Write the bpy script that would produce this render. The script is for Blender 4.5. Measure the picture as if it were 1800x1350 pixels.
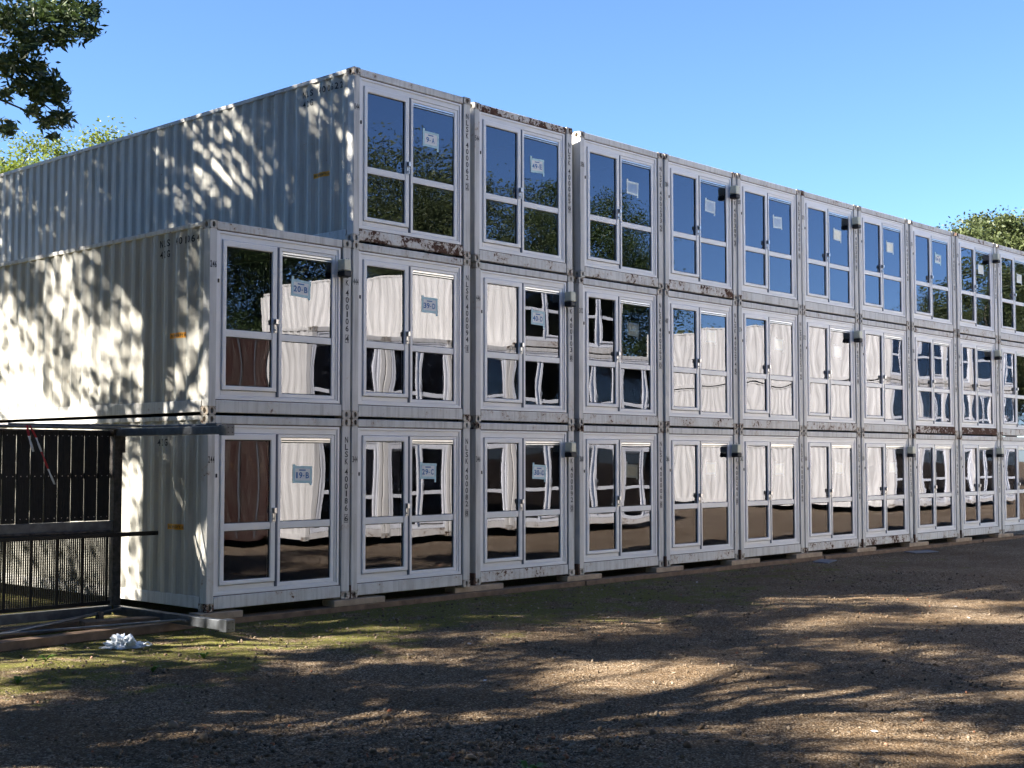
import bpy, bmesh, math, random
import numpy as np
from mathutils import Vector, Matrix

for o in list(bpy.data.objects):
    bpy.data.objects.remove(o)
SC = bpy.context.scene
COL = SC.collection
R = math.radians
rng = np.random.default_rng(7)
random.seed(11)

# ------------------------------------------------------------------ camera
CAMPOS = np.array([-10.2793, -15.0189, 2.0148])
YAW, PITCH, ROLL, FPX, CY = 0.8226, 0.0532, 0.0006, 2371.44, 678.97
cd = bpy.data.cameras.new('camera')
cam = bpy.data.objects.new('camera', cd)
COL.objects.link(cam)
cam.location = CAMPOS
cam.rotation_euler = (math.pi / 2 + PITCH, ROLL, -YAW)
cd.sensor_width = 36
cd.lens = FPX / 1800 * 36
cd.shift_y = (CY - 675) / 1800
cd.clip_end = 2000
SC.camera = cam

# ------------------------------------------------------------------ light
SUN = Vector((-1.13, 0.66, 1.0)).normalized()          # towards the sun
w = bpy.data.worlds.new('World')
SC.world = w
w.use_nodes = True
nt = w.node_tree
sky = nt.nodes.new('ShaderNodeTexSky')
sky.sky_type = 'NISHITA'
sky.sun_disc = False
sky.sun_elevation = math.asin(SUN.z)
sky.sun_rotation = math.atan2(SUN.x, SUN.y)
sky.air_density = 0.75
sky.dust_density = 0.0
sky.ozone_density = 7.0
bg = nt.nodes['Background']
nt.links.new(sky.outputs[0], bg.inputs[0])
bg.inputs[1].default_value = 0.05
sd = bpy.data.lights.new('sun', 'SUN')
sd.energy = 5.0
sd.angle = R(0.53)
sd.color = (1.0, 0.93, 0.82)
sun = bpy.data.objects.new('sun', sd)
COL.objects.link(sun)
sun.rotation_euler = (-SUN).to_track_quat('-Z', 'Y').to_euler()
SC.view_settings.view_transform = 'Standard'
SC.view_settings.look = 'None'
SC.view_settings.gamma = 1
SC.view_settings.exposure = 2.63
SC.cycles.max_bounces = 6
SC.cycles.diffuse_bounces = 2
SC.cycles.use_adaptive_sampling = True
SC.cycles.adaptive_threshold = 0.02
SC.cycles.glossy_bounces = 3
SC.cycles.transparent_max_bounces = 8

GZ = -0.17      # ground level; container base is z = 0

# ------------------------------------------------------------------ helpers
class MB:
    """collects shapes, build() links them as one mesh object"""
    def __init__(s):
        s.v = []; s.f = []
    def add(s, vs, fs):
        n = len(s.v); s.v += [tuple(p) for p in vs]; s.f += [tuple(i + n for i in f) for f in fs]
    def box(s, x0, x1, y0, y1, z0, z1, M=None):
        vs = [(x0,y0,z0),(x1,y0,z0),(x1,y1,z0),(x0,y1,z0),(x0,y0,z1),(x1,y0,z1),(x1,y1,z1),(x0,y1,z1)]
        if M is not None: vs = [M @ Vector(p) for p in vs]
        s.add(vs, [(3,2,1,0),(4,5,6,7),(0,1,5,4),(1,2,6,5),(2,3,7,6),(3,0,4,7)])
    def cbox(s, x0, x1, y0, y1, z0, z1, c=0.004, M=None):
        """box with chamfered edges"""
        lo = (x0, y0, z0); hi = (x1, y1, z1)
        vs = []; idx = {}
        for sx in (0, 1):
            for sy in (0, 1):
                for sz in (0, 1):
                    for ax in range(3):
                        p = []
                        for k, sg in enumerate((sx, sy, sz)):
                            b = hi[k] if sg else lo[k]
                            if k != ax: b += -c if sg else c
                            p.append(b)
                        idx[(sx, sy, sz, ax)] = len(vs); vs.append(tuple(p))
        fs = []
        for ax in range(3):
            a, b = [(1, 2), (2, 0), (0, 1)][ax]
            for sg in (0, 1):
                loop = []
                for (p, q) in ((0,0),(1,0),(1,1),(0,1)):
                    k = [0,0,0]; k[ax] = sg; k[a] = p; k[b] = q
                    loop.append(idx[(k[0],k[1],k[2],ax)])
                fs.append(tuple(loop if sg else loop[::-1]))
        for ax in range(3):
            a, b = [(1, 2), (2, 0), (0, 1)][ax]
            for p in (0, 1):
                for q in (0, 1):
                    e = []
                    for sg in (0, 1):
                        k = [0,0,0]; k[ax] = sg; k[a] = p; k[b] = q
                        e.append((idx[(*k, a)], idx[(*k, b)]))
                    f = (e[0][0], e[1][0], e[1][1], e[0][1])
                    fs.append(f if (p == q) == True else f[::-1])
        for sx in (0, 1):
            for sy in (0, 1):
                for sz in (0, 1):
                    f = tuple(idx[(sx, sy, sz, k)] for k in range(3))
                    fs.append(f if (sx + sy + sz) % 2 else f[::-1])
        if M is not None: vs = [M @ Vector(p) for p in vs]
        s.add(vs, fs)
    def ring(s, o, i, yb, yf, c=0.004):
        """rectangular frame in the xz plane: o and i are (x0, z0, x1, z1)"""
        def loop(r, d, y): return [(r[0]+d, y, r[1]+d), (r[2]-d, y, r[1]+d), (r[2]-d, y, r[3]-d), (r[0]+d, y, r[3]-d)]
        L = [loop(o, 0, yb), loop(o, 0, yf + c), loop(o, c, yf), loop(i, -c, yf), loop(i, 0, yf + c), loop(i, 0, yb)]
        vs = [p for l in L for p in l]; fs = []
        for k in range(len(L) - 1):
            for j in range(4):
                a, b = k*4 + j, k*4 + (j+1) % 4
                fs.append((a, b, b + 4, a + 4))
        s.add(vs, fs)
    def tube(s, pts, r, n=8, r2=None, cap=True):
        pts = [Vector(p) for p in pts]
        m = len(pts); base = len(s.v)
        rad = (lambda t: r + ((r2 if r2 is not None else r) - r) * t) if not hasattr(r, '__len__') else (lambda t: r[round(t * (m - 1))])
        up = None
        for k, p in enumerate(pts):
            t = (pts[min(k+1, m-1)] - pts[max(k-1, 0)]).normalized()
            if up is None:
                up = t.orthogonal().normalized()
            else:
                up = (up - t * up.dot(t)); up = up.normalized() if up.length > 1e-6 else t.orthogonal().normalized()
            sd_ = t.cross(up)
            rr = rad(k / (m - 1))
            for j in range(n):
                a = 2 * math.pi * j / n
                s.v.append(tuple(p + (up * math.cos(a) + sd_ * math.sin(a)) * rr))
        for k in range(m - 1):
            for j in range(n):
                a = base + k*n + j; b = base + k*n + (j+1) % n
                s.f.append((a, b, b + n, a + n))
        if cap:
            s.f.append(tuple(base + j for j in range(n))[::-1])
            s.f.append(tuple(base + (m-1)*n + j for j in range(n)))
    def mesh(s, name, mat, smooth=False):
        me = bpy.data.meshes.new(name)
        me.from_pydata(s.v, [], s.f)
        if smooth: me.polygons.foreach_set('use_smooth', [True] * len(me.polygons))
        if mat: me.materials.append(mat)
        me.update()
        return me
    def build(s, name, mat, parent=None, smooth=False):
        return put(name, s.mesh(name, mat, smooth), parent)

def put(name, me, parent=None, loc=None):
    o = bpy.data.objects.new(name, me)
    COL.objects.link(o)
    if parent: o.parent = parent
    if loc is not None: o.location = loc
    return o
def tag(o, label=None, cat=None, group=None, kind=None):
    if label: o['label'] = label
    if cat: o['category'] = cat
    if group: o['group'] = group
    if kind: o['kind'] = kind
    return o
def empty(name, loc, rz=0, **k):
    o = bpy.data.objects.new(name, None); COL.objects.link(o)
    o.location = loc; o.rotation_euler = (0, 0, rz); o.empty_display_size = .2
    return tag(o, **k)
def rawmesh(name, V, F, mat, smooth=False):
    """fast mesh from numpy arrays of equal-sided faces"""
    V = np.asarray(V, np.float32); F = np.asarray(F, np.int32)
    k = F.shape[1]
    me = bpy.data.meshes.new(name)
    me.vertices.add(len(V)); me.vertices.foreach_set('co', V.ravel())
    me.loops.add(F.size); me.loops.foreach_set('vertex_index', F.ravel())
    me.polygons.add(len(F)); me.polygons.foreach_set('loop_start', np.arange(0, F.size, k, dtype=np.int32))
    if smooth: me.polygons.foreach_set('use_smooth', np.ones(len(F), bool))
    me.materials.append(mat)
    me.update(calc_edges=True); me.validate()
    return me

_cw, _sw = math.cos(YAW), math.sin(YAW)
_cp, _sp = math.cos(PITCH), math.sin(PITCH)
C_R = np.array([_cw, -_sw, 0.]); C_F = np.array([_sw*_cp, _cw*_cp, _sp]); C_U = np.array([-_sw*_sp, -_cw*_sp, _cp])
def sight(u, v, d):
    """a point d metres from the viewpoint, used while measuring the photograph"""
    r = C_F + C_R * (u - 900) / FPX + C_U * (CY - v) / FPX
    return CAMPOS + r / np.linalg.norm(r[:2]) * d

# ------------------------------------------------------------------ materials
def newmat(name):
    m = bpy.data.materials.new(name); m.use_nodes = True
    nt = m.node_tree
    return m, nt, nt.nodes['Principled BSDF'], nt.nodes.new, nt.links.new
def ramp(N, L, src, stops, interp='LINEAR'):
    r = N('ShaderNodeValToRGB'); L(src, r.inputs[0]); r.color_ramp.interpolation = interp
    e = r.color_ramp.elements
    while len(e) < len(stops): e.new(0.5)
    for k, (p, c) in enumerate(stops):
        e[k].position = p; e[k].color = (*c, 1) if hasattr(c, '__len__') else (c, c, c, 1)
    return r.outputs[0]
def mixc(N, L, fac, a, b, mode='MIX'):
    m = N('ShaderNodeMix'); m.data_type = 'RGBA'; m.blend_type = mode
    for sck, v in ((m.inputs[0], fac), (m.inputs[6], a), (m.inputs[7], b)):
        if hasattr(v, 'links'): L(v, sck)
        elif hasattr(v, '__len__'): sck.default_value = (*v, 1)
        else: sck.default_value = v
    return m.outputs[2]
def math_(N, L, op, a, b=None, c=None):
    m = N('ShaderNodeMath'); m.operation = op
    for k, v in enumerate((a, b, c)):
        if v is None: continue
        if hasattr(v, 'links'): L(v, m.inputs[k])
        else: m.inputs[k].default_value = v
    return m.outputs[0]
def noise(N, L, vec, scale, detail=3, rough=0.55, dist=0.0):
    n = N('ShaderNodeTexNoise'); L(vec, n.inputs['Vector'])
    n.inputs['Scale'].default_value = scale; n.inputs['Detail'].default_value = detail
    n.inputs['Roughness'].default_value = rough; n.inputs['Distortion'].default_value = dist
    return n.outputs['Fac']
def objvec(N, L, scale=(1, 1, 1), shuffle=True):
    """object coordinates, shifted at random from object to object"""
    tc = N('ShaderNodeTexCoord')
    mp = N('ShaderNodeMapping'); L(tc.outputs['Object'], mp.inputs['Vector']); mp.inputs['Scale'].default_value = scale
    if shuffle:
        oi = N('ShaderNodeObjectInfo')
        cb = N('ShaderNodeCombineXYZ')
        a = math_(N, L, 'MULTIPLY', oi.outputs['Random'], 91.7)
        for k in range(3): L(a, cb.inputs[k])
        L(cb.outputs[0], mp.inputs['Location'])
    return mp.outputs[0]
def bump(N, L, h, strength, dist, bsdf):
    b = N('ShaderNodeBump'); L(h, b.inputs['Height']); b.inputs['Strength'].default_value = strength
    b.inputs['Distance'].default_value = dist; L(b.outputs[0], bsdf.inputs['Normal'])

def paint_mat(name, col, col2, rust_base, streak=True):
    m, nt, B, N, L = newmat(name)
    v = objvec(N, L)
    vs = objvec(N, L, (5.0, 5.0, 0.35))
    n1 = noise(N, L, v, 1.3, 4)
    base = mixc(N, L, ramp(N, L, n1, [(.35, 0.), (.7, 1.)]), col, col2)
    st = noise(N, L, vs, 3.0, 5, .6)
    grime = ramp(N, L, st, [(.46, 0.), (.74, .45)])
    base = mixc(N, L, grime, base, (.20, .185, .155))
    fine = noise(N, L, v, 34, 5, .65)
    sp = ramp(N, L, fine, [(.66, 0.), (.70, 1.)])
    base = mixc(N, L, math_(N, L, 'MULTIPLY', sp, .45), base, (.16, .11, .075))
    at = N('ShaderNodeAttribute'); at.attribute_type = 'OBJECT'; at.attribute_name = 'rust'
    amt = math_(N, L, 'ADD', at.outputs['Fac'], rust_base)
    big = math_(N, L, 'MULTIPLY_ADD', noise(N, L, v, 17, 6, .7, .3), .5, math_(N, L, 'MULTIPLY', noise(N, L, v, 2.6, 6, .65, .5), .5))
    edge = math_(N, L, 'SUBTRACT', .69, amt)
    d = math_(N, L, 'SUBTRACT', big, edge)
    mask = ramp(N, L, math_(N, L, 'MULTIPLY_ADD', d, 14, .5), [(.3, 0.), (.7, 1.)])
    halo = ramp(N, L, math_(N, L, 'MULTIPLY_ADD', d, 6, .62), [(.1, 0.), (.75, 1.)])
    rcol = mixc(N, L, noise(N, L, v, 21, 4), (.030, .013, .009), (.120, .050, .024))
    base = mixc(N, L, math_(N, L, 'MULTIPLY', halo, .5), base, (.40, .24, .11))
    base = mixc(N, L, mask, base, rcol)
    L(base, B.inputs['Base Color'])
    L(math_(N, L, 'MULTIPLY_ADD', mask, .35, .48), B.inputs['Roughness'])
    B.inputs['Specular IOR Level'].default_value = .35
    h = math_(N, L, 'MULTIPLY_ADD', mask, -.7, math_(N, L, 'MULTIPLY', n1, .8))
    bump(N, L, h, .35, .006, B)
    return m
M_PAINT = paint_mat('cream_container_paint', (.47, .46, .415), (.40, .39, .345), .0)
M_RAIL = paint_mat('cream_rail_paint_rusty', (.68, .675, .655), (.58, .57, .54), .038)
M_CAST = paint_mat('corner_casting_paint', (.56, .54, .49), (.41, .38, .33), .13)

def simple(name, col, rough=.5, metal=0., var=.25, scale=6., spec=.5, bumpd=0.):
    m, nt, B, N, L = newmat(name)
    v = objvec(N, L)
    n = noise(N, L, v, scale, 5, .6)
    lo = tuple(c * (1 - var) for c in col); hi = tuple(min(1, c * (1 + var)) for c in col)
    L(mixc(N, L, ramp(N, L, n, [(.3, 0.), (.7, 1.)]), lo, hi), B.inputs['Base Color'])
    B.inputs['Roughness'].default_value = rough; B.inputs['Metallic'].default_value = metal
    B.inputs['Specular IOR Level'].default_value = spec
    if bumpd: bump(N, L, noise(N, L, v, scale * 4, 4), .5, bumpd, B)
    return m
M_PVC = simple('white_pvc', (.82, .815, .81), .35, var=.05, scale=2.)
M_RECESS = simple('shaded_recess_blue', (.11, .14, .20), .4, var=.1)  # dark blue puts the shade of the recess beside the leaf into colour
M_SILVER = simple('brushed_silver', (.62, .62, .63), .3, .85, var=.1)
M_BLACK = simple('black_rubber', (.012, .012, .013), .6, var=.2)
M_INK = simple('stencil_black', (.02, .02, .022), .7, var=.3, scale=40)
M_INNERSHADE = simple('dark_interior_shade', (.022, .021, .020), .8, var=.15, scale=1.)  # near black puts the shade of the unlit rooms into the colour
M_PAPER = simple('taped_paper', (.80, .82, .82), .7, var=.03)
M_YPAPER = simple('faded_paper', (.86, .88, .78), .7, var=.10, scale=14)
M_TAPE = simple('pale_blue_tape', (.45, .66, .72), .5, var=.12, scale=20)
M_PALETAPE = simple('clear_tape', (.70, .78, .78), .5, var=.12, scale=20)
M_BLUEINK = simple('blue_print', (.02, .16, .42), .7, var=.1)
M_ORANGE = simple('orange_sticker', (.75, .33, .02), .5, var=.1)
M_LAMP = simple('cream_lamp_housing', (.60, .60, .47), .4, var=.06)

def glass_mat():
    m, nt, B, N, L = newmat('window_glass')
    nt.nodes.remove(B)
    out = nt.nodes['Material Output']
    v = objvec(N, L)
    fr = N('ShaderNodeFresnel'); fr.inputs['IOR'].default_value = 2.15
    tr = N('ShaderNodeBsdfTransparent'); tr.inputs['Color'].default_value = (.92, .94, .94, 1)
    gl = N('ShaderNodeBsdfGlossy'); gl.inputs['Roughness'].default_value = 0.0
    gl.inputs['Color'].default_value = (.76, .80, .95, 1)
    bp = N('ShaderNodeBump'); bp.inputs['Strength'].default_value = 1.0; bp.inputs['Distance'].default_value = .00011
    L(noise(N, L, v, 3.2, 1, .4, .3), bp.inputs['Height'])
    L(bp.outputs[0], gl.inputs['Normal'])
    mx = N('ShaderNodeMixShader'); L(fr.outputs[0], mx.inputs[0]); L(tr.outputs[0], mx.inputs[1]); L(gl.outputs[0], mx.inputs[2])
    # thin film of dust, heavier in blotches
    df = N('ShaderNodeBsdfDiffuse'); df.inputs['Color'].default_value = (.35, .34, .31, 1)
    dv = objvec(N, L, (1.2, 1.2, .8))
    m2 = N('ShaderNodeMixShader')
    L(ramp(N, L, noise(N, L, dv, 2.4, 6, .7), [(.42, 0.0), (.8, .022)]), m2.inputs[0])
    L(mx.outputs[0], m2.inputs[1]); L(df.outputs[0], m2.inputs[2])
    L(m2.outputs[0], out.inputs[0])
    return m
M_GLASS = glass_mat()

def ground_mat():
    m, nt, B, N, L = newmat('gravel_and_moss')
    g = N('ShaderNodeNewGeometry'); P = g.outputs['Position']
    vo = N('ShaderNodeTexVoronoi'); L(P, vo.inputs['Vector']); vo.inputs['Scale'].default_value = 68
    hs = N('ShaderNodeSeparateColor'); L(vo.outputs['Color'], hs.inputs[0])
    vo2 = N('ShaderNodeTexVoronoi'); L(P, vo2.inputs['Vector']); vo2.inputs['Scale'].default_value = 17
    hs2 = N('ShaderNodeSeparateColor'); L(vo2.outputs['Color'], hs2.inputs[0])
    c = ramp(N, L, hs.outputs[0], [(0., (.034, .021, .012)), (.35, (.122, .080, .045)), (.7, (.265, .187, .112)), (1., (.58, .48, .36))])
    big = noise(N, L, P, .55, 5, .6)
    c = mixc(N, L, ramp(N, L, big, [(.38, 0.), (.68, .6)]), c, (.100, .058, .025))
    dirt = noise(N, L, P, 5.5, 6, .7)
    c = mixc(N, L, ramp(N, L, dirt, [(.42, 0.), (.66, .38)]), c, (.155, .095, .046))
    pb = ramp(N, L, hs2.outputs[1], [(.90, 0.), (.92, 1.)])
    dist2 = ramp(N, L, vo2.outputs['Distance'], [(.25, 1.), (.36, 0.)])
    c = mixc(N, L, math_(N, L, 'MULTIPLY', pb, dist2), c, mixc(N, L, hs2.outputs[2], (.16, .135, .105), (.36, .31, .25)))
    # moss: a belt along the foot of the stack
    sx = N('ShaderNodeSeparateXYZ'); L(P, sx.inputs[0])
    wob = math_(N, L, 'MULTIPLY_ADD', noise(N, L, P, .35, 3), 4.2, -2.1)
    yy = math_(N, L, 'ADD', sx.outputs[1], wob)
    belt = math_(N, L, 'MULTIPLY', math_(N, L, 'SMOOTH_MIN', 1., math_(N, L, 'MULTIPLY_ADD', yy, .30, 1.62), .1), 1.)
    xx = math_(N, L, 'MULTIPLY_ADD', sx.outputs[0], -.055, 1.25)
    belt = math_(N, L, 'MULTIPLY', math_(N, L, 'MAXIMUM', belt, -1.), math_(N, L, 'MAXIMUM', math_(N, L, 'MINIMUM', xx, 1.), .0))
    belt = math_(N, L, 'SUBTRACT', belt, math_(N, L, 'MULTIPLY', math_(N, L, 'GREATER_THAN', sx.outputs[0], 20.), .6))
    mn = math_(N, L, 'ADD', noise(N, L, P, 1.7, 7, .68), .075)
    mm = math_(N, L, 'ADD', mn, math_(N, L, 'MULTIPLY_ADD', belt, .30, -.30))
    moss = ramp(N, L, mm, [(.46, 0.), (.56, 1.)])
    fm = noise(N, L, P, 28, 4, .7)
    moss = math_(N, L, 'MULTIPLY', moss, ramp(N, L, fm, [(.36, .15), (.55, .95)]))
    mc = mixc(N, L, noise(N, L, P, 9, 4), (.070, .082, .010), (.185, .190, .024))
    c = mixc(N, L, moss, c, mc)
    L(c, B.inputs['Base Color']); B.inputs['Roughness'].default_value = .95
    B.inputs['Specular IOR Level'].default_value = .2
    h = math_(N, L, 'ADD', math_(N, L, 'MULTIPLY', vo.outputs['Distance'], -.8), math_(N, L, 'MULTIPLY', noise(N, L, P, 14, 6, .7), 2.2))
    h = math_(N, L, 'ADD', h, math_(N, L, 'MULTIPLY', math_(N, L, 'MULTIPLY', pb, dist2), 1.2))
    bump(N, L, h, 1.0, .034, B)
    return m
M_GROUND = ground_mat()

def leaf_mat(name, a, b, trans=.35):
    m, nt, B, N, L = newmat(name)
    out = nt.nodes['Material Output']
    g = N('ShaderNodeNewGeometry')
    n = noise(N, L, g.outputs['Position'], 1.1, 3)
    ri = g.outputs['Random Per Island']
    f = math_(N, L, 'ADD', math_(N, L, 'MULTIPLY', n, .5), math_(N, L, 'MULTIPLY', ri, .5))
    c = ramp(N, L, f, [(.2, a), (.8, b)])
    L(c, B.inputs['Base Color']); B.inputs['Roughness'].default_value = .5
    B.inputs['Specular IOR Level'].default_value = .3
    t = N('ShaderNodeBsdfTranslucent'); L(c, t.inputs['Color'])
    mx = N('ShaderNodeMixShader'); mx.inputs[0].default_value = trans
    L(B.outputs[0], mx.inputs[1]); L(t.outputs[0], mx.inputs[2]); L(mx.outputs[0], out.inputs[0])
    return m
M_LEAF = leaf_mat('ash_leaves', (.022, .040, .012), (.060, .090, .025), .25)
M_LEAF2 = leaf_mat('yellow_green_leaves', (.075, .110, .016), (.190, .225, .034), .45)
M_LEAF3 = leaf_mat('olive_green_leaves', (.040, .058, .020), (.105, .125, .045), .3)
M_BARK = simple('bark', (.085, .066, .050), .9, var=.45, scale=9, bumpd=.02)
M_WOOD = simple('pale_timber', (.38, .285, .195), .8, var=.25, scale=7, bumpd=.002)
M_DWOOD = simple('weathered_brown_timber', (.165, .105, .066), .85, var=.35, scale=6, bumpd=.003)
M_DECK = simple('dark_deck_board', (.016, .014, .013), .7, var=.3, scale=12, bumpd=.001)
M_STEEL = simple('galvanised_steel', (.13, .14, .155), .45, .6, var=.3, scale=9)
M_DSTEEL = simple('dark_stained_steel', (.085, .075, .072), .6, .5, var=.5, scale=16, bumpd=.002)
M_GRILL = simple('black_steel_grille', (.012, .012, .013), .5, .4, var=.2)
M_STONE = simple('gravel_stone', (.21, .185, .16), .85, var=.4, scale=3.)
M_RUST = simple('solid_rust', (.075, .040, .025), .9, var=.5, scale=20, bumpd=.003)
M_BAG = simple('white_plastic_bag', (.62, .68, .76), .35, var=.12, scale=12)
M_RED = simple('red_tape', (.42, .025, .04), .4, var=.15)
M_WTAPE = simple('white_tape', (.70, .72, .76), .4, var=.1)
M_SLATE = simple('slate_scrap', (.09, .10, .13), .5, var=.2)
M_WEED = leaf_mat('weed_leaves', (.035, .085, .012), (.08, .16, .025), .3)

# ------------------------------------------------------------------ ground
def ground_height(x, y):
    return (.018 * np.sin(x * 1.1 + 1.3 * np.sin(y * .7)) + .014 * np.sin(y * 1.9 + x * .6 + 1) + .010 * np.sin(x * 3.1 - y * 2.3)) \
        * np.clip((np.abs(y + 5.6) < 5.2) * 1.0, 0, 1)
def build_ground():
    xs = np.concatenate([[-400, -120, -40, -20], np.arange(-12, 30.01, .22), [40, 60, 120, 400]])
    ys = np.concatenate([[-400, -120, -40, -20], np.arange(-14, .01, .22), [3, 8, 20, 60, 120, 400]])
    X, Y = np.meshgrid(xs, ys, indexing='ij')
    inner = (X > -12.1) & (X < 30.1) & (Y > -13.5) & (Y < -.5)
    r = np.random.default_rng(3)
    Z = GZ + np.where(inner, ground_height(X, Y) + r.normal(0, .004, X.shape), 0)
    V = np.stack([X, Y, Z], -1).reshape(-1, 3)
    ny = len(ys)
    i, j = np.meshgrid(np.arange(len(xs) - 1), np.arange(ny - 1), indexing='ij')
    a = (i * ny + j).ravel()
    F = np.stack([a, a + ny, a + ny + 1, a + 1], -1)
    o = put('ground', rawmesh('ground', V, F, M_GROUND, True))
    tag(o, 'brown gravel yard with moss along the containers', kind='structure')
build_ground()

# ------------------------------------------------------------------ container pieces
CW, CH, CL = 2.438, 2.588, 12.19
PER, DEP = 0.278, 0.023
def corr(y):
    t = (y - .17) % PER
    if t < .072: return 0.
    if t < .140: return (t - .072) / .068
    if t < .210: return 1.
    return 1. - (t - .210) / .068
def folds(y0, y1):
    ys = []
    k = 0
    while True:
        b = .17 + k * PER
        for d in (0, .072, .140, .210):
            if y0 < b + d < y1: ys.append(b + d)
        if b > y1: break
        k += 1
    return [y0] + ys + [y1]
def side_panel_mesh(sgn):
    ys = folds(.15, CL - .15); V = []; F = []
    zs = (.185, 2.535)
    for y in ys:
        x = .014 + DEP * corr(y)
        x = x if sgn < 0 else CW - x
        for z in zs: V.append((x, y, z))
    for k in range(len(ys) - 1):
        a = k * 2
        F.append((a, a + 2, a + 3, a + 1) if sgn > 0 else (a + 1, a + 3, a + 2, a))
    m = MB(); m.add(V, F)
    return m.mesh('side_panel', M_PAINT)
def roof_mesh():
    m = MB(); V = []; F = []
    ys = folds(.15, CL - .15)
    for y in ys:
        z = 2.565 - .02 * corr(y)
        V += [(.06, y, z), (CW - .06, y, z)]
    for k in range(len(ys) - 1):
        a = k * 2
        F.append((a, a + 1, a + 3, a + 2))
    m.add(V, F)
    return m.mesh('roof_panel', M_PAINT)
def casting_mesh(w_, d, h, side):
    """hollow block with an oval hole in its front face and in its outer face; side -1 = outer face at x = 0"""
    m = MB()
    def holed(P0, U, Vv, Nn, lu, lv, ru, rv):
        n = 16; V = []; F = []
        P0, U, Vv, Nn = map(Vector, (P0, U, Vv, Nn))
        outer = []
        for k in range(n):
            a = 2 * math.pi * (k + .5) / n
            ca, sa = math.cos(a), math.sin(a)
            s_ = 1 / max(abs(ca), abs(sa))
            outer.append(P0 + U * (lu / 2 * (1 + ca * s_)) + Vv * (lv / 2 * (1 + sa * s_)))
        cen = P0 + U * (lu / 2) + Vv * (lv / 2)
        rimp = [cen + U * (ru * math.cos(2*math.pi*(k+.5)/n)) + Vv * (rv * math.sin(2*math.pi*(k+.5)/n)) for k in range(n)]
        deep = [p - Nn * .05 for p in rimp]
        V = outer + rimp + deep
        for k in range(n):
            j = (k + 1) % n
            F += [(k, j, n + j, n + k), (n + k, n + j, 2*n + j, 2*n + k)]
        F.append(tuple(2*n + k for k in range(n)))
        m.add(V, F)
    holed((0, 0, 0), (1, 0, 0), (0, 0, 1), (0, -1, 0), w_, h, .024, .040)
    if side < 0: holed((0, d, 0), (0, -1, 0), (0, 0, 1), (-1, 0, 0), d, h, .034, .040)
    else: holed((w_, 0, 0), (0, 1, 0), (0, 0, 1), (1, 0, 0), d, h, .034, .040)
    x = w_ if side < 0 else 0
    m.add([(0,0,h),(w_,0,h),(w_,d,h),(0,d,h)], [(0,1,2,3)])
    m.add([(0,0,0),(w_,0,0),(w_,d,0),(0,d,0)], [(3,2,1,0)])
    m.add([(0,d,0),(w_,d,0),(w_,d,h),(0,d,h)], [(1,0,3,2)])
    m.add([(x,0,0),(x,d,0),(x,d,h),(x,0,h)], [(0,1,2,3)])
    return m.mesh('corner_casting', M_CAST)
def pane_mesh(x0, x1, z0, z1, y, k):
    """slightly bowed sheet of glass"""
    r = np.random.default_rng(100 + k)
    A = r.uniform(-.0010, .0010); ph = r.uniform(0, 6.28, 4); tilt = r.normal(0, .0020, 2)
    nu, nv = 9, 13
    u = np.linspace(0, 1, nu); v = np.linspace(0, 1, nv)
    U, V_ = np.meshgrid(u, v, indexing='ij')
    D = A * (1 - (2*U - 1)**2) * (1 - (2*V_ - 1)**2)
    D += .00022 * np.sin(5 * U + ph[0]) * np.sin(4 * V_ + ph[1]) + 0.00006 * np.sin(9 * V_ + ph[2])
    D += tilt[0] * (U - .5) * (x1 - x0) + tilt[1] * (V_ - .5) * (z1 - z0)
    P = np.stack([x0 + U * (x1 - x0), y + D, z0 + V_ * (z1 - z0)], -1).reshape(-1, 3)
    i, j = np.meshgrid(np.arange(nu - 1), np.arange(nv - 1), indexing='ij'); a = (i * nv + j).ravel()
    return rawmesh('pane', P, np.stack([a, a + nv, a + nv + 1, a + 1], -1), M_GLASS, True)

def one(name, mat, *boxes, c=.004):
    m = MB()
    for b in boxes: m.cbox(*b, c=c)
    return m.mesh(name, mat)
ME = {}
ME['side_l'] = side_panel_mesh(-1); ME['side_r'] = side_panel_mesh(1); ME['roof'] = roof_mesh()
ME['cast_l'] = casting_mesh(.120, .178, .112, -1); ME['cast_r'] = casting_mesh(.155, .178, .112, 1)
ME['post_l'] = one('corner_post', M_RAIL, (.003, .117, .005, .15, .112, 2.476))
ME['post_r'] = one('corner_post', M_RAIL, (2.288, 2.435, .005, .15, .112, 2.476))
ME['postb'] = one('corner_post', M_RAIL, (.003, .15, CL - .15, CL - .005, .112, 2.476))
ME['header'] = one('header_beam', M_RAIL, (.122, 2.281, .012, .12, 2.472, 2.583), c=.008)
ME['sill'] = one('sill_beam', M_RAIL, (.122, 2.281, .010, .12, .030, .196), c=.008)
ME['rail_t'] = one('top_rail', M_RAIL, (.006, .066, .18, CL - .18, 2.522, 2.582))
ME['rail_b'] = one('bottom_rail', M_RAIL, (.008, .058, .18, CL - .18, .040, .196))
ME['floor'] = one('floor_deck', M_INNERSHADE, (.07, CW - .07, .12, CL - .1, .10, .18))
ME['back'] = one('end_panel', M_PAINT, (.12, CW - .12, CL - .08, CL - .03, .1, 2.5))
ibox = MB(); ibox.add([(.09,.16,.2),(2.35,.16,.2),(2.35,6,.2),(.09,6,.2),(.09,.16,2.5),(2.35,.16,2.5),(2.35,6,2.5),(.09,6,2.5)],
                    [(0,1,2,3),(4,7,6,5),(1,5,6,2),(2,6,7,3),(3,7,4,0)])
ME['shade_box'] = ibox.mesh('interior_shade_box', M_INNERSHADE)  # added dark box standing in for the shade behind the windows
fm = MB()
fm.ring((.120, .206, 2.252, 2.460), (.165, .245, 2.212, 2.425), .10, .020)
fm.ring((.165, .245, 2.212, 2.425), (.214, .262, 2.178, 2.348), .10, .034)
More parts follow.
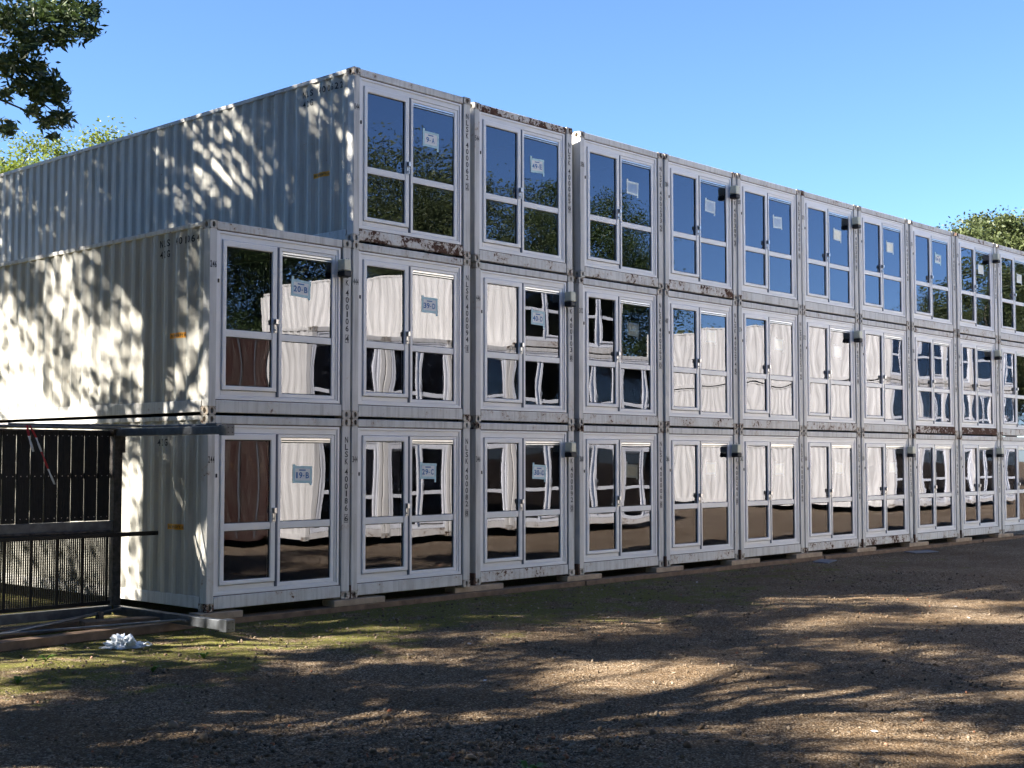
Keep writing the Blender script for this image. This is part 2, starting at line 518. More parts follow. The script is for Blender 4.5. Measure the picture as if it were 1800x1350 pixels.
fm.cbox(.2145, 1.170, .036, .10, .2625, .330)
ME['frame'] = fm.mesh('window_frame', M_PVC)
fm = MB()
fm.cbox(2.254, 2.284, .06, .12, .2, 2.468)
fm.cbox(.121, 2.280, .024, .09, 2.4605, 2.4715, .001); fm.cbox(.121, 2.280, .026, .09, .1965, .2055, .001)
ME['seal'] = fm.mesh('seam_filler', M_RUST)
fm = MB()
fm.ring((.218, .336, 1.118, 2.344), (.282, .392, 1.036, 2.262), .09, .012, .007)
fm.cbox(.283, 1.035, .020, .075, 1.050, 1.146)
ME['leaf'] = fm.mesh('door_leaf', M_PVC)
fm = MB()
fm.ring((1.172, .264, 2.176, 2.346), (1.226, .316, 2.112, 2.300), .09, .040, .005)
fm.cbox(1.227, 2.111, .048, .085, 1.050, 1.142)
ME['fixed'] = fm.mesh('fixed_window', M_PVC)
ME['mull'] = one('mullion', M_RECESS, (1.121, 1.169, .024, .09, .264, 2.346), (1.133, 1.144, .014, .0245, .270, 2.340))
ME['vent'] = one('vent_strip', M_SILVER, (1.228, 2.110, .050, .085, 2.236, 2.298))
ME['slot'] = one('vent_slot', M_BLACK, (1.24, 2.098, .046, .0495, 2.253, 2.268), c=.001)
hm = MB()
hm.cbox(1.060, 1.100, .002, .011, 1.150, 1.345)
hm.cbox(1.055, 1.105, -.048, .001, 1.262, 1.338, .006)
hm.tube([(1.08, .002, 1.19), (1.08, -.012, 1.19)], .014, 10)
hm.cbox(1.071, 1.089, -.030, -.015, 1.150, 1.262)
ME['handle'] = hm.mesh('handle', M_SILVER)
lk = MB(); lk.cbox(.138, .162, .008, .019, 1.760, 1.812, .003); ME['keeper'] = lk.mesh('frame_keeper', M_BLACK)
GL = dict(ul=(.284, 1.034, 1.147, 2.260, .045), ll=(.284, 1.034, .394, 1.049, .045),
          ur=(1.228, 2.110, 1.143, 2.235, .066), lr=(1.228, 2.110, .318, 1.049, .066))
for k, (a, b, c_, d, y) in GL.items():
    ME['gasket_' + k] = (lambda m: (m.ring((a-.002, c_-.002, b+.002, d+.002), (a + .009, c_ + .009, b - .009, d - .009), y + .02, y - .006, .001), m.mesh('gasket', M_BLACK))[1])(MB())
    ME['pane_' + k] = [pane_mesh(a, b, c_, d, y, hash(k) % 1 + i * 7 + ('ul', 'll', 'ur', 'lr').index(k) * 31) for i in range(5)]
lm = MB(); lm.cbox(2.178, 2.312, -.150, .002, 2.118, 2.285, .012); ME['lamp'] = lm.mesh('wall_lamp', M_LAMP)
lm = MB(); lm.cbox(2.172, 2.318, -.156, .003, 2.030, 2.116, .012); ME['lampb'] = lm.mesh('lamp_base', M_BLACK)

# lettering --------------------------------------------------------
GLYPH = {}
def glyph(ch):
    if ch in GLYPH: return GLYPH[ch]
    cu = bpy.data.curves.new('t', 'FONT'); cu.body = ch; cu.size = 1.0; cu.resolution_u = 3; cu.offset = .018
    ob = bpy.data.objects.new('t', cu); COL.objects.link(ob)
    dg = bpy.context.evaluated_depsgraph_get(); dg.update()
    me = bpy.data.meshes.new_from_object(ob.evaluated_get(dg))
    V = np.array([v.co[:2] for v in me.vertices]).reshape(-1, 2); F = [tuple(p.vertices) for p in me.polygons]
    bpy.data.objects.remove(ob); bpy.data.curves.remove(cu); bpy.data.meshes.remove(me)
    lo, hi = V.min(0), V.max(0)
    GLYPH[ch] = (V - lo, F, hi - lo)
    return GLYPH[ch]
CAPH = glyph('N')[2][1]
def put_glyph(mb, ch, fx, wid, hei):
    """fx maps letter-plane (u, v) to 3D; letter is wid x hei"""
    V, F, s = glyph(ch)
    if ch in '-.': k = (wid / .6, hei / CAPH); off = (0, hei * .35)
    elif ch in '1I': k = (wid * .45 / s[0], hei / s[1]); off = (wid * .3, 0)
    else: k = (wid / s[0], hei / s[1]); off = (0, 0)
    if ch == '-': k = (wid * .7 / s[0], hei * .13 / s[1])
    mb.add([fx(u * k[0] + off[0], v * k[1] + off[1]) for u, v in V], F)

ROWZ = [0., 2.591, 5.182]
CX = [0.0, 2.477, 5.1315, 7.6954, 10.1686, 12.612, 15.0518, 17.5162, 20.0414, 22.5614, 25.075]
CYO = [-.0268, -.0177, .074, .0677, .0361, .0033, -.0139, -.0319, -.0416, -.0492, -.05]
NUDGE = {(2, 2): -.03, (3, 2): .05, (4, 2): .025}

def container(loc, label, code=None, num=None, sign=None, lamp=False, side_code=None, rust={}, group=None, seed=0, full=True, doors=True):
    r = random.Random(seed)
    t = empty('container', loc, label=label, cat='container', group=group)
    def p(name, key, l=None, parent=None, **kw):
        me = ME[key] if isinstance(key, str) else key
        o = put(name, me, parent or t, l)
        for a, b in kw.items(): o[a] = b
        return o
    for k, z in ((0, .0), (1, 2.476)):
        p('corner_casting', 'cast_l', (0, 0, z)); p('corner_casting', 'cast_r', (CW - .155, 0, z))
    p('corner_post', 'post_l', rust=r.uniform(-.06, .02)); p('corner_post', 'post_r', rust=r.uniform(-.06, .03))
    p('corner_post', 'postb'); p('corner_post', 'postb', (CW - .153, 0, 0))
    p('header_beam', 'header', rust=rust.get('header', r.uniform(-.04, .05)))
    p('sill_beam', 'sill', rust=rust.get('sill', r.uniform(-.01, .06)))
    p('top_rail', 'rail_t', rust=.03); p('top_rail', 'rail_t', (CW - .072, 0, 0))
    p('bottom_rail', 'rail_b'); p('bottom_rail', 'rail_b', (CW - .066, 0, 0))
    p('side_panel', 'side_l', rust=rust.get('side', 0.)); p('side_panel', 'side_r')
    p('roof_panel', 'roof'); p('floor_deck', 'floor'); p('end_panel', 'back'); p('interior_shade_box', 'shade_box')
    p('window_frame', 'frame'); p('seam_filler', 'seal'); p('mullion', 'mull')
    lf = p('door_leaf', 'leaf'); fx = p('fixed_window', 'fixed')
    for k in ('ul', 'll'):
        p('pane', ME['pane_' + k][r.randrange(5)], parent=lf); p('gasket', 'gasket_' + k, parent=lf)
    for k in ('ur', 'lr'):
        p('pane', ME['pane_' + k][r.randrange(5)], parent=fx); p('gasket', 'gasket_' + k, parent=fx)
    p('handle', 'handle', parent=lf)
    vn = p('vent_strip', 'vent'); p('vent_slot', 'slot', parent=vn)
    if not full: return t
    p('frame_keeper', 'keeper')
    if lamp:
        l_ = p('wall_lamp', 'lamp'); p('lamp_base', 'lampb', parent=l_)
    if code:
        mb = MB(); z = 2.325
        dx = r.uniform(-.008, .008)
        for ch in code:
            if ch == ' ': z -= .045; continue
            z0 = z - .088
            if ch == '[':
                continue
            put_glyph(mb, ch, lambda u, v: (2.332 + dx + u, .0025, z0 + v), .056, .086)
            z -= .104
        # box round the check digit
        zc = z + .104
        for b in ((2.326, 2.394, zc + .006, zc + .013), (2.326, 2.394, zc - .105, zc - .098), (2.326, 2.332, zc - .098, zc + .006), (2.388, 2.394, zc - .098, zc + .006)):
            x0, x1, z0, z1 = b; mb.add([(x0 + dx, .0025, z0), (x1 + dx, .0025, z0), (x1 + dx, .0025, z1), (x0 + dx, .0025, z1)], [(0, 1, 2, 3)])
        mb.build('serial_lettering', M_INK, t)
    if num:
        mb = MB()
        for k, ch in enumerate(num): put_glyph(mb, ch, lambda u, v: (.010 + k * .035 + u, .0025, 1.955 + v), .029, .090)
        mb.build('number_lettering', M_INK, t)
    if sign is not None:
        ang = r.uniform(-.06, .06); sx, sz = 1.595 + r.uniform(-.03, .03), 1.80 + r.uniform(-.02, .02)
        ca, sa = math.cos(ang), math.sin(ang)
        Y = .0635 if (loc[2] > 4 or sign) else .074
        def fp(u, v, d=0): return (sx + u * ca - v * sa, Y + d, sz + u * sa + v * ca)
        def rect(mb, u0, u1, v0, v1, d): mb.add([fp(u0, v0, d), fp(u1, v0, d), fp(u1, v1, d), fp(u0, v1, d)], [(0, 1, 2, 3)])
        mb = MB(); rect(mb, -.150, .150, -.107, .107, .002)
        pp = mb.build('paper_sign', M_PAPER if sign else M_YPAPER, t)
        mb = MB()
        rect(mb, -.172, .160 + r.uniform(0, .02), .082, .118, 0); rect(mb, -.165, .172, -.122, -.086, 0)
        rect(mb, -.170, -.130, -.120, .135 + r.uniform(0, .03), -.001); rect(mb, .135, .172, -.145 - r.uniform(0, .03), .118, -.001)
        mb.build('tape', M_TAPE if sign else M_PALETAPE, pp)
        if sign:
            mb = MB(); wd = .058; n = len(sign); x = -n * .064 / 2
            for ch in sign:
                put_glyph(mb, ch, lambda u, v: fp(x + u, -.055 + v, -.0015), wd if ch != '-' else .04, .085)
                x += .068 if ch != '-' else .050
            rect(mb, -.06, .055, .052, .068, -.0015)
            mb.build('sign_lettering', M_BLUEINK, pp)
    if side_code:
        for txt, zz, name, y in ((side_code[:3], 2.335, 'owner_lettering', 1.235), (side_code[4:], 2.335, 'side_lettering', .846), ('42G', 2.185, 'type_lettering', 1.235)):
            bm = bmesh.new(); mb = MB()
            for ch in txt:
                if ch == ' ': y -= .095; continue
                put_glyph(mb, ch, lambda u, v: (0, y - u, zz + v), .062, .098)
                y -= .098
            me = mb.mesh(name, M_INK); bm.from_mesh(me)
            for f in folds(.16, 1.4):
                bmesh.ops.bisect_plane(bm, geom=bm.verts[:] + bm.edges[:] + bm.faces[:], plane_co=(0, f, 0), plane_no=(0, 1, 0))
            for v in bm.verts: v.co.x = .014 + DEP * corr(v.co.y) - .003
            bm.to_mesh(me); bm.free()
            put(name, me, t)
        bm = bmesh.new(); mb = MB()
        mb.add([(0, .96, 1.055), (0, .59, 1.055), (0, .59, 1.130), (0, .96, 1.130)], [(0, 1, 2, 3)])
        me = mb.mesh('orange_sticker', M_ORANGE); bm.from_mesh(me)
        for f in folds(.16, 1.4):
            bmesh.ops.bisect_plane(bm, geom=bm.verts[:] + bm.edges[:] + bm.faces[:], plane_co=(0, f, 0), plane_no=(0, 1, 0))
        for v in bm.verts: v.co.x = .014 + DEP * corr(v.co.y) - .003
        bm.to_mesh(me); bm.free()
        st = put('orange_sticker', me, t)
        bm = bmesh.new(); mb = MB(); y = .94
        for ch in 'No forklift in':
            if ch == ' ': y -= .018; continue
            wch = .012 if ch in 'il' else .021
            put_glyph(mb, ch, lambda u, v: (0, y - u, 1.071 + v), wch, .043 if ch in 'Nfklit' else .032); y -= wch + .008
        me = mb.mesh('sticker_lettering', M_INK); bm.from_mesh(me)
        for f in folds(.16, 1.4):
            bmesh.ops.bisect_plane(bm, geom=bm.verts[:] + bm.edges[:] + bm.faces[:], plane_co=(0, f, 0), plane_no=(0, 1, 0))
        for v in bm.verts: v.co.x = .014 + DEP * corr(v.co.y) - .006
        bm.to_mesh(me); bm.free()
        put('sticker_lettering', me, st)
    return t

ROWN = ['bottom', 'middle', 'top']
ORD = ['first', 'second', 'third', 'fourth', 'fifth', 'sixth', 'seventh', 'eighth', 'ninth', 'tenth', 'eleventh', 'twelfth']
DATA = {  # (col, row): code, number, sign, lamp, side code, rust
 (0,0): ('NLSK 400186 6', '244', '19-B', 0, 'NLS 401866', {}),
 (1,0): ('NLSK 400082 8', '344', '29-C', 0, None, {'sill': .03}),
 (2,0): ('NLSK 400092 0', '346', '30-C', 1, None, {'sill': .10}),
 (3,0): ('NLSK 400006 8', '368', '', 0, None, {}),
 (4,0): ('NLSK 400241 0', '366', '', 1, None, {'sill': .07}),
 (5,0): ('NLSK 400083 2', '362', '', 0, None, {}),
 (6,0): ('NLSK 400087 2', '360', '', 0, None, {'sill': .10}),
 (7,0): ('NLSK 400231 3', '358', '', 1, None, {'sill': .12}),
 (8,0): ('NLSK 400116 4', '356', None, 0, None, {}),
 (9,0): ('NLSK 400121 5', '354', None, 1, None, {'sill': .05}),
 (10,0): ('NLSK 400133 1', '352', None, 0, None, {'sill': .08}),
 (0,1): ('NLSK 400106 4', '246', '20-B', 1, 'NLS 401064', {}),
 (1,1): ('NLSK 400094 1', '444', '39-D', 0, None, {}),
 (2,1): ('NLSK 400103 8', '446', '40-D', 1, None, {'sill': .06}),
 (3,1): ('NLSK 400263 0', '312', '', 0, None, {'sill': .06}),
 (4,1): ('NLSK 400274 5', '487', '', 0, None, {'sill': .08}),
 (5,1): ('NLSK 400251 2', '374', '', 0, None, {}),
 (6,1): ('NLSK 400255 8', '372', '', 1, None, {'sill': .10}),
 (7,1): ('NLSK 400260 3', '370', None, 0, None, {}),
 (8,1): ('NLSK 400271 9', '368', None, 0, None, {'sill': .18, 'header': .06}),
 (9,1): ('NLSK 400270 4', '364', None, 1, None, {'sill': .20, 'header': .07}),
 (10,1): ('NLSK 400275 7', '363', None, 0, None, {}),
 (1,2): ('NLSK 400062 2', '144', '9-A', 0, 'NLS 400622', {'sill': .15, 'header': .05, 'side': .02}),
 (2,2): ('NLSK 400065 9', '544', '49-E', 0, None, {'sill': .06, 'header': .13}),
 (3,2): ('NLSK 400233 2', '386', '', 0, None, {'sill': .09}),
 (4,2): ('NLSK 400389 3', '384', '', 1, None, {'sill': .13}),
 (5,2): ('NLSK 400308 8', '380', '', 0, None, {}),
 (6,2): ('NLSK 400309 9', '378', '', 1, None, {}),
 (7,2): ('NLSK 400318 2', '376', '', 0, None, {}),
 (8,2): ('NLSK 400321 2', '375', '54-B', 0, None, {'header': .04}),
 (9,2): ('NLSK 400331 2', '373', '', 1, None, {'header': .08, 'sill': .06}),
 (10,2): ('NLSK 400335 1', '371', '', 0, None, {'header': .09}),
}
for (c, r_), (code, num, sign, lamp, sc_, rust) in DATA.items():
    n = c if r_ < 2 else c - 1
    extra = (' with a %s paper sign' % sign) if sign and (c, r_) != (8, 2) else (' with lamp box' if lamp else '')
    lab = 'white container%s, %s from the left in the %s row' % (extra, ORD[n], ROWN[r_])
    container((CX[c] + NUDGE.get((c, r_), 0), CYO[c], ROWZ[r_]), lab, code, num, sign, bool(lamp), sc_, rust,
              'white stacked containers', seed=c * 10 + r_)

# the row across the yard, seen in the window glass
YO = -10.75
M_PAINT2 = paint_mat('sunlit_container_paint', (.82, .78, .71), (.76, .72, .65), -.02)  # sunlight on the mirrored row put into a lighter, warmer paint
SUNLIT = {M_PAINT: M_PAINT2, M_RAIL: M_PAINT2}; SUNLIT_ME = {}
def across(x, row, label, seed):
    t = container((x + CW, YO, ROWZ[row]), label, full=False, group='containers across the yard', seed=seed, rust={'sill': .12})
    t.rotation_euler = (0, 0, math.pi)
    for ch in t.children:
        old = ch.data
        if old and old.materials[0] in SUNLIT:
            if old.name not in SUNLIT_ME:
                me = old.copy(); me.materials[0] = SUNLIT[old.materials[0]]; SUNLIT_ME[old.name] = me
            ch.data = SUNLIT_ME[old.name]
for i in range(6):
    for row in (0, 1):
        across(10.3 + 2.48 * i, row, 'container across the yard mirrored in glass, %s in near block, %s row' % (ORD[i], ROWN[row]), 500 + i * 3 + row)
for i in (3, 4):
    across(10.3 + 2.48 * i + .2, 2, 'container across the yard mirrored in glass, %s of two topping near block' % ORD[i - 3], 560 + i)
for i in range(5):
    for row in (0, 1, 2):
        across(40.2 + 2.48 * i, row, 'container across the yard mirrored in glass, %s in far block, %s row' % (ORD[i], ROWN[row]), 600 + i * 3 + row)

M_BROWN = paint_mat('red_brown_container_paint', (.050, .020, .015), (.038, .016, .013), .03)
def brown_container(row, lab):
    t = empty('container', (7.8 + CW, -12.2, ROWZ[row]), math.pi, label=lab, cat='container', group='brown containers across the yard')
    for key in ('side_l', 'side_r', 'roof', 'back', 'header', 'sill', 'post_l', 'post_r', 'postb', 'rail_t', 'rail_b'):
        if key + '_b' not in ME:
            me = ME[key].copy(); me.materials[0] = M_BROWN; ME[key + '_b'] = me
        put(ME[key].name.split('.')[0], ME[key + '_b'], t)
    put('corner_post', ME['postb_b'], t, (CW - .153, 0, 0)); put('top_rail', ME['rail_t_b'], t, (CW - .072, 0, 0)); put('bottom_rail', ME['rail_b_b'], t, (CW - .066, 0, 0))
    for sx in (0, 1):
        x0 = .125 + sx * 1.08
        m = MB(); m.cbox(x0, x0 + 1.07, .03, .08, .2, 2.47); d = m.build('cargo_door', M_BROWN, t)
        m = MB()
        for q in (.3, .8): m.tube([(x0 + q, .005, .1), (x0 + q, .005, 2.5)], .018, 8)
        m.build('lock_rods', M_STEEL, d)
brown_container(0, 'red brown cargo container across the yard, lower of the pair')
brown_container(1, 'red brown cargo container across the yard, upper of the pair')

# ------------------------------------------------------------------ timber under the stack
for i in range(len(CX)):
    x = CX[i] - (.0 if i else -.05)
    rr = random.Random(i)
    l0, l1 = rr.uniform(.35, .5), rr.uniform(.45, .62)
    if i == 0: l0, l1 = .18, .5
    m = MB(); m.cbox(x - l0, x + l1, CYO[i] - .03 - rr.uniform(0, .05), CYO[i] + .20, -.092, -.004, .006)
    o = m.build('timber_block', M_WOOD)
    lab = 'pale timber block under the left corner of the leftmost bottom container' if i == 0 else \
        'pale timber block under the joint of the %s and %s bottom containers' % (ORD[i - 1], ORD[i])
    tag(o, lab, 'timber block', 'pale timber blocks under the containers')
for i in range(7):
    x0 = -.35 + i * 4.02
    m = MB(); m.cbox(x0, x0 + 4.0, -.09 + .02 * (i % 2), .19, GZ - .03, -.094, .006)
    o = m.build('bearer_plank', M_DWOOD)
    tag(o, 'long brown plank lying flat on the ground under the stack, %s from the left' % ORD[i], 'plank', 'brown planks under the stack')
for i in (1, 2, 3, 4, 5, 7, 8, 9):
    x = CX[i]
    m = MB(); m.cbox(x - .055 if i > 1 else x - .03, x - .006, CYO[i] - .01, CYO[i] + .16, .0, .19, .004)
    o = m.build('rusty_spacer', M_RUST)
    tag(o, 'rust brown steel spacer at ground level between the %s and %s bottom containers' % (ORD[i - 1], ORD[i]), 'spacer', 'rusty spacers at ground level')
for k, (x, y, a, lab) in enumerate(((14.9, -.55, .3, 'grey sheet scrap on the ground below the sixth bottom container'),
                                    (18.9, -.75, -.2, 'grey sheet scrap on the ground below the eighth bottom container'))):
    m = MB(); M_ = Matrix.Translation((x, y, GZ + .035)) @ Matrix.Rotation(a, 4, 'Z') @ Matrix.Rotation(.06, 4, 'X')
    m.cbox(-.42, .42, -.16, .16, -.01, .01, .003, M_)
    tag(m.build('sheet_scrap', M_SLATE), lab, 'scrap')

# ------------------------------------------------------------------ walkway module beside the stack
mod = empty('walkway_module', (-.55, 1.30, -.05), label='steel walkway module with dark deck boards and grille stood on edge beside the containers', cat='walkway')
L_ = -3.3     # reaches this far to the left (local x)
def mp(name, mat, *boxes, parent=None, c=.004, label=None):
    m = MB()
    for b in boxes: m.cbox(*b, c=c)
    o = m.build(name, mat, parent or mod)
    if label: o['label'] = label
    return o
pst = mp('post', M_DSTEEL, (-.06, .06, -.06, .06, .10, 2.42))
mp('post_cap', M_DSTEEL, (-.09, .10, -.07, .07, 2.40, 2.46), (.055, .10, -.065, .065, 2.14, 2.40))
def arm(z0, z1, y0, name='arm'):
    m = MB(); m.cbox(-.05, .05, y0, -.062, z0, z1, .006)
    a = m.build(name, M_STEEL, mod)
    m = MB(); m.cbox(-.065, .065, y0 - .15, y0, z0 - .015, z1 + .015, .006); m.build('end_plate', M_STEEL, a)
    m = MB()
    for dx in (-.03, .03):
        for dz in (.02, z1 - z0 - .02): m.tube([(dx, y0 - .151, z0 + dz), (dx, y0 - .154, z0 + dz)], .008, 8)
    m.build('bolt_hole', M_BLACK, a)
    return a
arm(2.36, 2.46, -2.45); arm(-.02, .10, -2.50)
mp('base_beam', M_STEEL, (L_, -.062, -.05, .05, -.02, .10))
mp('middle_beam', M_STEEL, (L_, -.062, -.05, .05, 1.10, 1.23))
mp('top_beam', M_DSTEEL, (L_, -.062, .0, .05, 2.36, 2.44))
for k in range(17):
    x1 = -.10 - k * .190; x0 = x1 - .173
    m = MB(); dz = random.uniform(-.006, .006)
    m.cbox(x0, x1, -.012, .020, 1.235 + dz, 2.42 + dz, .002)
    for j in range(8):
        xx = x0 + .012 + j * (.152 / 7); m.box(xx - .005, xx + .005, -.0165, -.0125, 1.24 + dz, 2.415 + dz)
    pk = m.build('deck_board', M_DECK, mod)
mp('deck_batten', M_DSTEEL, (L_, -.07, .022, .07, 1.80, 1.87))
m = MB()
for k in range(17):
    for dx in (.04, .125):
        for z in (1.29, 1.835, 2.36):
            m.tube([(-.10 - k*.19 - dx, -.0175, z), (-.10 - k*.19 - dx, -.0205, z)], .006, 6)
o = m.build('deck_screws', M_SILVER, mod); o['kind'] = 'stuff'
# grille below the deck
for k in range(9):
    x = -.12 - k * .36
    mp('grille_stile', M_GRILL, (x - .016, x + .016, -.02, .02, .12, 1.08))
mp('grille_rail', M_GRILL, (L_, -.07, -.022, .022, .12, .17)); mp('grille_rail', M_GRILL, (L_, -.07, -.022, .022, 1.04, 1.085))
m = MB()
x = -.16
while x > L_:
    m.box(x - .0065, x + .0065, -.012, .012, .17, 1.04); x -= .030
z = .2
while z < 1.04:
    m.box(L_, -.07, .013, .017, z, z + .004); z += .033
o = m.build('grille_bars', M_GRILL, mod); o['kind'] = 'stuff'
# handrail tubes, long flat bar and braces tied to the module
m = MB(); m.cbox(L_ - .8, .45, -.35, -.27, 1.03, 1.085, .004, Matrix.Rotation(-.02, 4, 'Z')); m.build('loose_rail', M_GRILL, mod)
m = MB(); m.cbox(L_ - .8, -.2, -.24, -.20, 1.09, 1.12, .004, Matrix.Rotation(-.02, 4, 'Z')); m.build('loose_rail', M_DSTEEL, mod)
m = MB(); m.tube([(L_, -.05, 2.475), (-.62, -.08, 2.47), (.0, -.09, 2.465)], .021, 10); m.build('handrail_tube', M_STEEL, mod)
m = MB(); m.tube([(-1.6, -.12, 2.50), (-.02, -.6, 2.49), (.02, -2.3, 2.475)], .014, 8); m.cbox(-.03, .05, -2.35, -2.12, 2.465, 2.50); m.build('tie_rod', M_STEEL, mod)
m = MB(); m.tube([(-2.5, -1.35, .02), (-.05, -.25, .07)], .022, 10); m.build('brace_tube', M_STEEL, mod)
m = MB(); m.tube([(-2.9, -1.15, .03), (-.02, -1.75, .05)], .016, 8); m.cbox(-.10, .04, -1.85, -1.62, .03, .055); m.build('tie_rod', M_STEEL, mod)
m = MB(); m.cbox(-.52, -.44, -.50, -.42, -.01, .09); m.build('clamp', M_DSTEEL, mod)

# barrier tape hanging from the walkway rail
bt = empty('barrier_tape', (-1.86, 1.20, 2.44), label='red and white barrier tape hanging from the walkway rail', cat='tape')
def strip(name, mat, pts, wid):
    m = MB(); V = []; F = []
    for k, p in enumerate(pts):
        tw = .5 * math.sin(k * 1.7)
        V += [(p[0] - wid * math.cos(tw), p[1] - wid * math.sin(tw), p[2]), (p[0] + wid * math.cos(tw), p[1] + wid * math.sin(tw), p[2]),
              (p[0] + wid * math.cos(tw), p[1] - .002 - wid * -math.sin(tw), p[2])]
    n = len(pts)
    for k in range(n - 1):
        a = k * 3; F += [(a, a + 1, a + 4, a + 3), (a + 1, a + 2, a + 5, a + 4)]
    m.add(V, F); return m.build(name, mat, bt, True)
def seg(a, b, n=5): return [tuple(a[i] + (b[i] - a[i]) * k / (n - 1) for i in range(3)) for k in range(n)]
P = [(0, 0, .02), (.09, -.02, -.16), (.16, -.03, -.34), (.25, -.04, -.56), (.34, -.05, -.76)]
for k in range(4): strip('tape_band', (M_RED, M_WTAPE)[k % 2], seg(P[k], P[k + 1]), .014)
P = [(-.03, 0, .02), (-.01, -.02, -.14), (.05, -.03, -.34)]
for k in range(2): strip('tape_band', (M_RED, M_WTAPE)[k % 2], seg(P[k], P[k + 1]), .016)

# boards lying under the module
for k, (x0, y0, x1, y1, wd, z, lab) in enumerate((
        (-3.6, -.30, -.25, -.05, .10, -.105, 'long brown board on the ground in front of the walkway module'),
        (-1.5, .45, -.25, .15, .12, -.06, 'short brown board lying under the walkway module post'),
        (-3.4, .75, -1.0, .95, .10, -.105, 'brown board on the ground behind the steel brace tubes'))):
    a = math.atan2(y1 - y0, x1 - x0); ln = math.hypot(x1 - x0, y1 - y0)
    m = MB(); m.cbox(0, ln, -wd, wd, -.06, .045, .005, Matrix.Translation((x0, y0, z)) @ Matrix.Rotation(a, 4, 'Z'))
    tag(m.build('board', M_DWOOD), lab, 'board', 'boards under the walkway module')

# crumpled plastic bag
def bag():
    bm = bmesh.new(); bmesh.ops.create_icosphere(bm, subdivisions=5, radius=1)
    from mathutils import noise as mn
    for v in bm.verts:
        p = v.co.copy()
        n1 = mn.noise(p * 1.7 + Vector((3, 1, 7))); n2 = abs(mn.noise(p * 4.1)); n3 = abs(mn.noise(p * 9))
        f = 1 + .55 * n1 - .6 * n2 - .4 * n3
        q = Vector((p.x * .25 * f, p.y * .16 * f, max(-.02, p.z) * (.17 - .10 * max(0, p.x)) * f))
        q.z = max(q.z, 0)
        v.co = q
    me = bpy.data.meshes.new('plastic_bag'); bm.to_mesh(me); bm.free(); me.materials.append(M_BAG); me.polygons.foreach_set('use_smooth', [True] * len(me.polygons))
    o = put('plastic_bag', me, None, (-1.78, -1.0, GZ - .005)); o.rotation_euler = (0, 0, -.7)
    tag(o, 'crumpled white plastic bag on the mossy ground', 'bag')
    m = MB(); m.tube([(.20, 0, .03), (.27, -.03, .06), (.31, 0, .03), (.27, .05, .01), (.18, .05, .02)], .010, 6); m.build('bag_handle', M_BAG, o, True)
bag()

# ------------------------------------------------------------------ trees
def leaves_mesh(name, C, size, mat, seed, droop=.3, slim=.32):
    """C: leaf centres (n,3); a pointed four-sided leaf at each"""
    r = np.random.default_rng(seed); n = len(C)
    d = r.normal(size=(n, 3)); d[:, 2] = d[:, 2] * .55 - droop; d /= np.linalg.norm(d, axis=1)[:, None]
    s_ = np.cross(d, r.normal(size=(n, 3))); s_ /= np.linalg.norm(s_, axis=1)[:, None]
    ln = (size * r.uniform(.7, 1.3, n))[:, None]
    V = np.stack([C - d * ln * .5, C - d * ln * .05 + s_ * ln * slim * .5, C + d * ln * .5, C - d * ln * .05 - s_ * ln * slim * .5], 1).reshape(-1, 3)
    F = np.arange(4 * n).reshape(-1, 4)
    return rawmesh(name, V, F, mat)
def tree(name, label, base, height, crown, leaf, mat, nclump, per, seed, trunk_r=.28, clump_r=.8, extra=None, keep=None, group=None, slim=.32, shell=.45, limbs=True):
    """crown: list of (cx,cy,cz,rx,ry,rz) ellipsoids, in metres from the trunk's foot"""
    r = np.random.default_rng(seed)
    t = empty(name, tuple(base), label=label, cat='tree', group=group)
    base = np.array(base)
    cl = []
    vol = np.array([e[3] * e[4] * e[5] for e in crown]); vol = vol / vol.sum()
    for k in range(nclump):
        e = crown[r.choice(len(crown), p=vol)]
        d = r.normal(size=3); d /= np.linalg.norm(d)
        rad = (shell + (1 - shell) * r.random()) ** .7
        cl.append(np.array(e[:3]) + d * rad * np.array(e[3:]))
    cl = np.array(cl)
    if extra is not None: ex = np.array(extra) - base
    pts = []
    for c in cl:
        m_ = max(3, int(per * r.uniform(.5, 1.5))); cr = clump_r * r.uniform(.55, 1.3)
        sc = np.array([1, 1, .65]) * cr
        pts.append(c + r.normal(size=(m_, 3)) * sc * .5)
    pts = np.concatenate(pts)
    if keep is not None: pts = pts[keep(pts + base)]
    if extra is not None: put('bough_leaves', leaves_mesh('bough_leaves', ex, .105, mat, seed + 1, slim=.32), t)
    put('crown', leaves_mesh('crown', pts, leaf, mat, seed, slim=slim), t)
    m = MB()
    top = np.array([r.normal(0, .3), r.normal(0, .3), height * .8])
    tr = [np.array([0, 0, -.2]), np.array([r.normal(0, .08), r.normal(0, .08), height * .2]), np.array([r.normal(0, .2), r.normal(0, .2), height * .5]), top]
    m.tube(tr, [trunk_r * 1.25, trunk_r, trunk_r * .65, trunk_r * .2], 10)
    m.build('trunk', M_BARK, t, True)
    if limbs:
        m = MB()
        for c in cl[::max(1, len(cl) // 70)]:
            f = np.clip(c[2] / height * .7, .18, .75); z = height * f
            s0 = np.array([0, 0, z]) * 1.0
            s0[:2] = top[:2] * f
            mid = s0 + (c - s0) * .5 + np.array([0, 0, .12 * np.linalg.norm(c - s0)])
            if keep is not None and not (keep(np.array([c + base]))[0] and keep(np.array([mid + base]))[0]): continue
            m.tube([s0, mid, c], trunk_r * r.uniform(.16, .34), 6, trunk_r * .05)
        m.build('limbs', M_BARK, t, True)
    return t

def frame_uv(Pw):
    d = Pw - CAMPOS
    z = d @ C_F; z = np.where(z > .1, z, .1)
    return 900 + FPX * (d @ C_R) / z, CY - FPX * (d @ C_U) / z, d @ C_F
def clear_of_view(Pw):
    u, v, z = frame_uv(Pw)
    return ~((z > .2) & (u > -60) & (u < 1900) & (v > -60))

